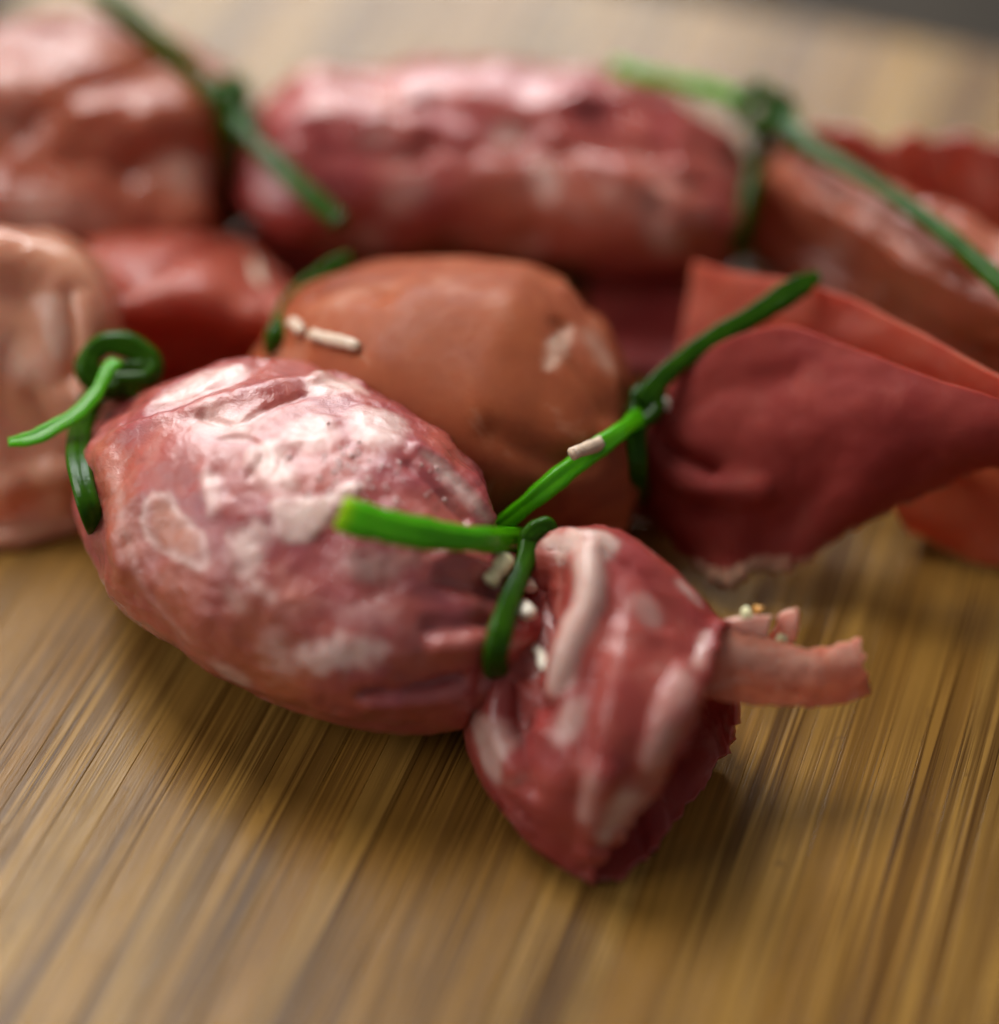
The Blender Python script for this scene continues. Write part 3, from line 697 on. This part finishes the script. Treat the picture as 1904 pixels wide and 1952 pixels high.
# right end of the middle parcel: a wide cone, near wall coloured darker for shade, far wall paler for light through it, a third fold on the board
sBr = loft([
    [(1250, 790, 20), (1235, 830, 17), (1225, 870, 12), (1232, 915, 7)],
    [(1300, 715, 27), (1275, 800, 22), (1250, 900, 13), (1272, 990, 5)],
    [(1380, 655, 32), (1360, 770, 26), (1310, 930, 14), (1330, 1078, 2.5)],
    [(1460, 632, 34), (1450, 760, 28), (1400, 920, 17), (1378, 1112, 2)],
    [(1530, 632, 35), (1530, 770, 29), (1480, 910, 19), (1430, 1082, 3.5)],
    [(1620, 665, 36), (1620, 780, 31), (1570, 890, 22), (1505, 1083, 5)],
    [(1720, 705, 36), (1710, 800, 32), (1660, 890, 25), (1605, 1008, 11)],
    [(1820, 738, 36), (1810, 810, 33), (1770, 870, 27), (1720, 945, 16)],
    [(1950, 775, 36), (1930, 820, 33), (1900, 860, 28), (1860, 885, 21)],
    [(2060, 810, 36), (2040, 840, 33), (2020, 860, 29), (2000, 880, 24)]], 150, 110, False)
sBr.rough(16, 0.9, 2, 6.4); sBr.rough(5, 0.25, 2, 1.1)
sBr.crease([(1240, 850), (1275, 895), (1330, 930), (1450, 940)], 1.6, 1.3)
sBr.crease([(1262, 845), (1290, 870), (1350, 895)], 1.5, -1.5)
sBr.crease([(1500, 1000), (1620, 900), (1800, 820)], 3.5, -1.0)
sBr.crease([(1290, 790), (1380, 740), (1500, 720)], 2.4, -0.8)
curl = np.exp(-((np.arange(sBr.n) - 58) / 22.0) ** 2)[:, None, None] * (np.linspace(0, 1, 16) ** 2)[None, :, None]
sBr.V[:, -16:] += curl * np.array([0.3, -2.2, 0.9])
for k_ in range(sBr.n):                              # ragged lower edge
    sBr.V[k_, -14:] += np.linspace(0, 1, 14)[:, None] ** 2 * np.array([0, 0.2, 0.55]) * (math.sin(k_ * .9) + math.sin(k_ * 2.3 + 1)) * 0.6
edge = np.zeros((sBr.n, sBr.m)); edge[34:, -3:] = 0.6; edge[34:82, -6:] = 0.8; edge[100:140, -4:] = 0.6
sBr.fat = edge.reshape(-1)
sBr.V[..., 2] = np.maximum(sBr.V[..., 2], 0.45)
sBr.mesh('ruffle', M_dark_shaded_thin, B, baseB, solid=1.1)
far_w = loft([
    [(1325, 500, 27), (1318, 570, 22), (1290, 700, 15)],
    [(1400, 518, 31), (1390, 610, 24), (1380, 720, 15)],
    [(1520, 536, 34), (1510, 630, 27), (1500, 740, 16)],
    [(1640, 576, 35), (1640, 665, 28), (1630, 760, 17)],
    [(1780, 648, 36), (1770, 725, 29), (1760, 800, 18)],
    [(1920, 722, 36), (1900, 780, 30), (1890, 840, 20)],
    [(2060, 800, 36), (2040, 840, 30), (2030, 880, 20)]], 90, 50, False)
gap_shade = loft([  # sheet added to fill the gap, coloured dark as the shade there
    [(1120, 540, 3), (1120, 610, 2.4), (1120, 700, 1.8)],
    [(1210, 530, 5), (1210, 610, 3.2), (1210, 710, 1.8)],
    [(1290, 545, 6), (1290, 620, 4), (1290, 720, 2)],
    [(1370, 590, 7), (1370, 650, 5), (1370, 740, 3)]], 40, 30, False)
fold = loft([  # fold added to block the far window's reflection on the board
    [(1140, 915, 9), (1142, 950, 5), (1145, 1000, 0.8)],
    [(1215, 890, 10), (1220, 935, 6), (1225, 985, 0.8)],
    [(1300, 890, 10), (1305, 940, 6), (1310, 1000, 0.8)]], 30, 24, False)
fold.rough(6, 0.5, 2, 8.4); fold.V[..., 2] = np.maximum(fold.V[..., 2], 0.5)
fold.mesh('ruffle', M_shade_fold, B, baseB, solid=0.9)
fold = loft([
    [(400, 470, 5), (405, 510, 3.5), (410, 560, 1.5)],
    [(500, 440, 8), (505, 490, 6), (510, 560, 1.5)],
    [(590, 455, 8), (600, 500, 6), (605, 560, 1.5)],
    [(680, 480, 6), (690, 520, 4), (700, 570, 1.5)]], 50, 30, False)
fold.rough(7, 0.9, 2, 2.4); fold.V[..., 2] = np.maximum(fold.V[..., 2], 0.6)
fold.mesh('ruffle', M_red_thin, B, baseB, solid=0.9)
gap_shade.rough(8, 0.5, 2, 3.4)
gap_shade.V[..., 2] = np.maximum(gap_shade.V[..., 2], 0.8)
gap_shade.mesh('ruffle', M_shade_fold, B, baseB, solid=0.9)
far_w.rough(10, 0.8, 2, 9.4); far_w.rough(4, 0.2, 2, 2.0)
tt_ = np.repeat(np.linspace(0, 1, far_w.n), far_w.m)
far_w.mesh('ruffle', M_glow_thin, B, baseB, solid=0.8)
low_w = loft([
    [(1700, 965, 7), (1730, 1000, 4), (1760, 1010, 1.5)],
    [(1790, 900, 12), (1815, 985, 7), (1830, 1050, 1.2)],
    [(1900, 870, 14), (1905, 985, 8), (1905, 1078, 1)],
    [(2030, 860, 14), (2030, 980, 8), (2030, 1090, 1)]], 60, 40, False)
low_w.rough(9, 0.7, 2, 1.4)
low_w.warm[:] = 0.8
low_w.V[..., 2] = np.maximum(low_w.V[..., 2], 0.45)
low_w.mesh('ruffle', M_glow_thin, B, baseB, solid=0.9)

# left end of the middle parcel
sBl = loft([
    [(545, 600, 21), (525, 630, 18), (520, 680, 10), (530, 715, 5), (560, 700, 5), (580, 650, 12)],
    [(500, 524, 16), (470, 600, 22), (450, 690, 10), (470, 740, 2), (540, 700, 2), (560, 590, 18)],
    [(420, 474, 19), (380, 570, 25), (350, 690, 11), (370, 760, 1), (450, 700, 1), (500, 514, 9)],
    [(300, 464, 20), (270, 570, 26), (250, 690, 12), (270, 770, 1), (350, 700, 1), (400, 494, 11)],
    [(180, 474, 20), (160, 570, 27), (150, 690, 13), (170, 770, 1), (250, 700, 1), (300, 494, 11)]], 60, 110)
sBl.pleat(6, 0.9, 0.9, 0.5)
sBl.rough(12, 1.2, 2, 5.5)
sBl.crease([(230, 570), (330, 500), (450, 470)], 1.8, -1.4)
sBl.wrinkle(12, 0.4, 3.3)
sBl.V[..., 2] = np.maximum(sBl.V[..., 2], 0.45)
sBl.warm[:] = 0.3; sBl.fat[:] = 0.08
sBl.mesh('ruffle', M_red_thin, B, baseB, solid=1.0)

onB = [sB, sBr]
tie = chive([(1225, 760, 26), (1214, 800, 0, 1.6), (1212, 850, 0, 2.0), (1215, 920, 0, 2.4), (1222, 960, 2), (1290, 940, 2), (1320, 860, 10), (1290, 780, 20), (1240, 755, 26)], 1.32, 'chive_tie', M_chive_shaded, B, baseB, seed=7, n=90, on=onB)
chive([(1200, 790, 25), (1215, 755, 26.5), (1240, 750, 27), (1250, 775, 26), (1225, 800, 25), (1200, 795, 24.5)], 1.23, 'knot', M_chive_shaded, tie, baseB, seed=8, n=50, flat=1.0)
chive([(1225, 770, 27), (1262, 720, 29), (1330, 665, 31), (1430, 605, 34), (1500, 560, 36), (1560, 525, 37)], 1.50, 'loose_end', M_chive_shaded, tie, baseB, seed=9, n=80, flat=0.6, fade=(0.8, 0.6))
chive([(1222, 790, 0, 2.4), (1180, 825, 0, 2.4), (1100, 882, 0, 2.4), (1030, 940, 0, 2.2), (945, 1010, 0, 2.0)], 1.32, 'loose_end', M_chive_lit, tie, baseB, seed=10, n=70, flat=0.6, on=[sB])
tie = chive([(545, 585, 27), (528, 625, 0, 1.2), (520, 670, 0, 1.0), (535, 720, 4), (590, 700, 4), (600, 620, 16), (570, 580, 26)], 1.23, 'chive_tie', M_chive_shaded, B, baseB, seed=11, n=80, on=[sB, sBl])
chive([(540, 595, 28), (570, 560, 29), (610, 525, 30), (665, 490, 30)], 1.32, 'loose_end', M_chive_shaded, tie, baseB, seed=12, n=50, fade=(1, .7))

# ================= back parcel =================
baseC = np.array([*at(930, 430, 0)[:2], 0.0])
Cc = empty('meat_parcel', baseC, 'long red meat parcel at the back with glossy wet top', 'meat parcel', 'meat parcels tied with chives')
sC = body([(455, 327, 17.5), (560, 322, 19.0), (750, 307, 19.5), (950, 312, 19.0), (1180, 342, 18.5), (1330, 367, 16.5), (1440, 362, 15.5)],
          [(0, 5, 5), (.03, 7, 8), (.1, 11, 12.5), (.2, 14.5, 16), (.35, 16.6, 17.5), (.5, 17.2, 17.5), (.65, 17.2, 17), (.78, 16, 16), (.88, 12.8, 13), (.95, 8.5, 9), (1, 5, 5)], 170, 180)
sC.rough(22, 1.9, 2, 11.1); sC.rough(10, 0.8, 2, 2.3); sC.rough(4.5, 0.15, 2, 6.3)
sC.settle(0.3, 1.6)
sC.crease([(560, 230), (700, 200), (880, 180), (1000, 205), (1100, 190)], 2.2, 1.2)
sC.crease([(500, 320), (640, 290), (800, 300)], 2.0, -0.9)
sC.crease([(820, 270), (1000, 290), (1200, 285), (1380, 320)], 2.0, -0.9)
sC.crease([(600, 180), (680, 230), (760, 220), (880, 250)], 1.6, 0.9)
sC.crease([(700, 160), (760, 200), (850, 170)], 1.6, -1.2)
sC.crease([(1100, 180), (1250, 200), (1400, 280)], 1.8, 1.3)
sC.crease([(1280, 330), (1350, 350), (1420, 350)], 2.0, -1.6)
sC.crease([(610, 140)], 4.0, 1.6)
sC.crease([(960, 125)], 3.5, 1.4)
sC.crease([(820, 190), (900, 240), (1010, 260)], 1.5, -1.0)
sC.crease([(520, 220), (580, 300), (620, 380)], 1.8, 0.8)
sC.crease([(1150, 230), (1230, 300), (1260, 400)], 1.8, -0.8)
sC.crease([(1060, 250), (1180, 330), (1330, 420)], 1.8, 0.8)
sC.patch([(930, 245), (970, 232), (1000, 250), (985, 275), (945, 270)], 0.7, 0.8)
sC.patch([(1015, 310), (1040, 300), (1062, 330), (1060, 385), (1030, 385), (1015, 350)], 0.75, 0.7)
sC.patch([(725, 380), (760, 350), (820, 340), (810, 380), (760, 410), (730, 410)], 0.5, 1.2)
sC.patch([(1240, 440), (1280, 430), (1300, 465), (1275, 490), (1245, 475)], 0.6, 1.0)
sC.streak([(1270, 350), (1250, 400)], 2.5, 0.3, soft=0.9)
sC.streak([(950, 370), (1150, 380), (1250, 400)], 6, 0.7, 'warm', 0.9)
sC.streak([(590, 130), (640, 120)], 2.2, 0.9, 'warm', 0.9)
sC.mesh('body', M_red, Cc, baseC)

sCl = loft([
    [(445, 230, 28), (430, 280, 25), (430, 350, 15), (440, 410, 7), (470, 400, 6), (480, 320, 14), (470, 240, 25)],
    [(410, 170, 34), (385, 250, 31), (385, 370, 24), (400, 458, 16), (440, 430, 4), (470, 310, 14), (460, 190, 28)],
    [(330, 120, 38), (290, 220, 36), (280, 370, 26), (300, 478, 16), (360, 440, 3), (430, 300, 14), (420, 140, 30)],
    [(220, 75, 41), (170, 190, 38), (160, 360, 28), (170, 483, 17), (240, 440, 2), (340, 270, 15), (340, 90, 32)],
    [(90, 55, 41), (50, 170, 39), (40, 360, 29), (40, 483, 17), (110, 440, 2), (210, 240, 16), (210, 62, 32)],
    [(-30, 90, 40), (-80, 170, 39), (-90, 360, 29), (-90, 483, 17), (-20, 440, 2), (60, 220, 16), (60, 80, 30)],
    [(-150, 110, 40), (-190, 170, 39), (-200, 360, 29), (-200, 483, 17), (-150, 440, 2), (-80, 220, 16), (-60, 110, 30)]], 90, 140)
sCl.pleat(6, 1.2, 1.5, 0.6)
sCl.rough(16, 1.6, 2, 3.9); sCl.rough(6, 0.5, 2, 8.4)
sCl.crease([(50, 250), (180, 160), (280, 130)], 3.0, -2.0)
sCl.crease([(250, 330), (330, 290), (400, 300)], 2.5, -1.5)
sCl.wrinkle(12, 0.5, 4.3)
sCl.V[..., 2] = np.maximum(sCl.V[..., 2], 0.45)
sCl.warm[:] = 0.3
sCl.patch([(310, 300), (370, 290), (420, 330), (400, 370), (340, 370)], 0.45, 1.5)
sCl.patch([(20, 390), (120, 380), (200, 430), (130, 460), (30, 450)], 0.55, 2.0)
sCl.streak([(180, 100), (280, 140), (370, 180)], 3.0, 0.6, 'warm', 0.9)
sCl.mesh('ruffle', M_rose_thin, Cc, baseC, solid=1.2)

sCr = loft([
    [(1455, 270, 26), (1435, 320, 23), (1430, 390, 14), (1440, 450, 6), (1470, 460, 5), (1490, 390, 12), (1480, 300, 22)],
    [(1500, 300, 28), (1490, 360, 25), (1480, 440, 13), (1500, 520, 4), (1540, 510, 3), (1580, 420, 10), (1555, 310, 24)],
    [(1570, 340, 30), (1580, 410, 27), (1570, 490, 14), (1590, 570, 3), (1640, 540, 2), (1680, 450, 10), (1650, 340, 25)],
    [(1660, 395, 31), (1680, 470, 28), (1690, 550, 15), (1710, 640, 3), (1750, 580, 2), (1780, 480, 10), (1740, 380, 26)],
    [(1770, 450, 32), (1790, 540, 28), (1800, 620, 15), (1820, 700, 3), (1860, 620, 2), (1890, 520, 10), (1830, 430, 27)],
    [(1880, 500, 33), (1900, 590, 28), (1910, 670, 15), (1930, 740, 3), (1970, 650, 2), (1990, 560, 10), (1920, 470, 27)],
    [(1990, 550, 34), (2010, 640, 28), (2020, 710, 15), (2040, 780, 3), (2080, 690, 2), (2100, 600, 10), (2010, 520, 27)]], 90, 130)
sCr.pleat(9, 1.1, 0.5, 0.8)
sCr.rough(14, 1.5, 2, 12.9); sCr.rough(5, 0.5, 2, 4.4)
sCr.crease([(1470, 400), (1530, 460), (1600, 530)], 3.0, -2.5)
sCr.wrinkle(14, 0.6, 5.3)
sCr.V[..., 2] = np.maximum(sCr.V[..., 2], 0.45)
sCr.warm[:] = 0.35; sCr.fat[:] = 0.05
sCr.mesh('ruffle', M_rose_thin, Cc, baseC, solid=1.1)
crest = loft([[(1490 + 0, 285, 26), (1500, 330, 21), (1510, 390, 12)]] + [
    [(x_, y_, 32 + z_), (x_ + 10, y_ + 70, 24), (x_ + 30, y_ + 190, 9)] for x_, y_, z_ in
    ((1540, 240, 0), (1590, 240, 0), (1640, 246, 1), (1690, 272, -1), (1738, 250, 1.5), (1775, 268, -1), (1840, 254, 1), (1885, 272, -.5), (1940, 262, 1), (2010, 280, 0))], 120, 50, False)
crest.rough(8, 0.8, 2, 7.1)
crest.patch([(1830, 330), (1880, 320), (1900, 380), (1860, 400)], 0.6, 1.2)
crest.fat[:] = np.maximum(crest.fat, 0.15)
crest.mesh('ruffle', M_rose_thin, Cc, baseC, solid=1.0)

tie = chive([(440, 215, 35), (430, 260, 0, 2.0), (434, 340, 0, 2.6), (460, 425, 0, 2.5), (490, 405, 2), (515, 350, 2), (520, 280, 14), (490, 220, 30), (450, 205, 35)], 1.50, 'chive_tie', M_chive_shaded, Cc, baseC, seed=13, n=90, on=[sC, sCl])
chive([(420, 200, 34), (425, 165, 36), (455, 155, 36.5), (462, 190, 35), (440, 215, 34)], 1.23, 'knot', M_chive_shaded, tie, baseC, seed=14, n=44, flat=1)
chive([(435, 195, 36), (400, 170, 37), (330, 105, 40), (260, 45, 43), (180, -20, 46)], 1.50, 'loose_end', M_chive_shaded, tie, baseC, seed=15, n=50, flat=.7)
chive([(450, 225, 35), (490, 275, 34), (560, 345, 32.5), (610, 390, 31), (648, 422, 30)], 1.50, 'loose_end', M_chive_shaded, tie, baseC, seed=16, n=50, flat=.7)
tie = chive([(1450, 235, 33), (1444, 300, 0, 2.0), (1430, 380, 0, 2.2), (1398, 495, 0, 2.6), (1425, 470, 1.8), (1480, 420, 3), (1500, 330, 15), (1490, 250, 28), (1455, 225, 33)], 1.58, 'chive_tie', M_chive_shaded, Cc, baseC, seed=17, n=90, on=[sC, sCr])
chive([(1415, 230, 32), (1410, 200, 34), (1435, 175, 35.5), (1450, 172, 35.5), (1475, 195, 34.5), (1500, 195, 34), (1502, 225, 32.5), (1460, 235, 32), (1420, 235, 32)], 1.41, 'knot', M_chive_shaded, tie, baseC, seed=18, n=70, flat=1)
chive([(1425, 200, 34.5), (1380, 178, 35), (1300, 158, 35.5), (1230, 145, 36), (1170, 128, 36)], 1.32, 'loose_end', M_chive_lit, tie, baseC, seed=19, n=50, flat=.7)
chive([(1495, 225, 34), (1540, 275, 35), (1610, 318, 36), (1700, 372, 37), (1800, 445, 38), (1880, 515, 38.5), (1980, 610, 39)], 1.54, 'loose_end', M_chive_shaded, tie, baseC, seed=20, n=70, flat=.7)

# ================= crumbs and shreds of cheese =================
def lift(s, px, py, h):
    p, n = s.pick(px, py); return p + n * h
shreds([
    (over(1088, 866, [sB], 4.6), over(1196, 818, [sB], 4.6), 1.1, M_cheese_d, 'pale cheese shred lying on the chive end of the middle parcel', 'cheese', 'cheese_shred'),
    (over(558, 612, [sB, sBl], 0.9), over(576, 636, [sB, sBl], 0.9), 1.0, M_cheese_d, 'short cheese shred by the left tie of the orange brown parcel', 'cheese', 'cheese_shred'),
    (lift(sB, 598, 640, 0.6), lift(sB, 690, 664, 0.6), 1.1, M_cheese_d, 'long cheese shred lying on the left end of the orange brown parcel', 'cheese', 'cheese_shred'),
    (over(474, 490, [sBl, sC], 0.8), over(512, 585, [sBl, sB], 0.8), 1.1, M_cheese_d, 'dull cheese shred on the dark red ruffle behind the front parcel', 'cheese', 'cheese_shred'),
    (over(933, 1108, onA, 0.7), over(968, 1062, onA, 0.7), 1.3, M_cheese_y, 'yellowish cheese shred tucked behind the chive at the right neck', 'cheese', 'cheese_shred'),
    (over(1000, 1100, onA, 1.3), over(1002, 1125, onA, 1.3), 1.7, M_cheese, 'round white cheese crumb right of the front chive tie', 'cheese', 'cheese_crumb'),
    (over(1000, 1150, onA, 0.9), over(1006, 1175, onA, 0.9), 1.4, M_cheese, 'small pink-white crumb just under the round white crumb', 'cheese', 'cheese_crumb'),
    (lift(sAr, 1022, 1232, 0.5), lift(sAr, 1048, 1276, 0.5), 0.9, M_cheese, 'thin cheese shred in the fold of the front ruffle', 'cheese', 'cheese_shred'),
    (at(1412, 1170, 26.2), at(1432, 1168, 26.2), 1.0, M_cheese_y, 'pale yellow crumb on the tail of the front ruffle', 'cheese', 'cheese_crumb'),
    (at(1436, 1160, 26.5), at(1452, 1166, 26.5), 0.7, M_orange, 'tiny orange crumb beside the pale yellow crumb', 'crumb', 'orange_crumb'),
    (at(1480, 1214, 23.4), at(1502, 1222, 22.8), 0.9, M_cheese_y, 'greenish white crumb between the tail and its stub', 'cheese', 'cheese_crumb'),
    (at(1252, 775, 25), at(1275, 770, 25), 1.0, M_cheese, 'small cheese crumb right of the middle parcel knot', 'cheese', 'cheese_crumb'),
])

# wet beads on the front parcel
beads_v, beads_f = [], []
rb = np.random.RandomState(3)
ico = [(0, 0, 1)] + [(math.cos(a) * .75, math.sin(a) * .75, .66) for a in np.linspace(0, 2 * math.pi, 8, endpoint=False)] + [(math.cos(a), math.sin(a), 0) for a in np.linspace(0, 2 * math.pi, 8, endpoint=False)]
for i in range(75):
    px = rb.normal(690, 75); py = 905 + (px - 690) * 0.12 + rb.normal(0, 32)
    c, n = sA.pick(px, py); r = abs(rb.normal(0.0, 0.13)) + 0.16
    u = np.cross(n, [0.1, 0.9, 0.3]); u /= np.linalg.norm(u); v2 = np.cross(n, u)
    k0 = len(beads_v)
    beads_v += [tuple((c + (u * a + v2 * b_ + n * h * 0.8) * r - baseA) * 0.001) for a, b_, h in ico]
    for j in range(8):
        j2 = (j + 1) % 8
        beads_f += [(k0, k0 + 1 + j, k0 + 1 + j2), (k0 + 1 + j, k0 + 9 + j, k0 + 9 + j2, k0 + 1 + j2)]
me = bpy.data.meshes.new('wet_beads'); me.from_pydata(beads_v, [], beads_f); me.polygons.foreach_set('use_smooth', [True] * len(me.polygons))
m, t, out = nt('wet_bead'); p = N(t, 'ShaderNodeBsdfPrincipled'); p.inputs['Base Color'].default_value = (0.62, 0.36, 0.33, 1); p.inputs['Roughness'].default_value = 0.06
p.inputs['Coat Weight'].default_value = 1.0; p.inputs['Coat Roughness'].default_value = 0.03
t.links.new(p.outputs[0], out.inputs['Surface']); me.materials.append(m)
o = bpy.data.objects.new('wet_beads', me); C.objects.link(o); o.parent = A; o['kind'] = 'stuff'
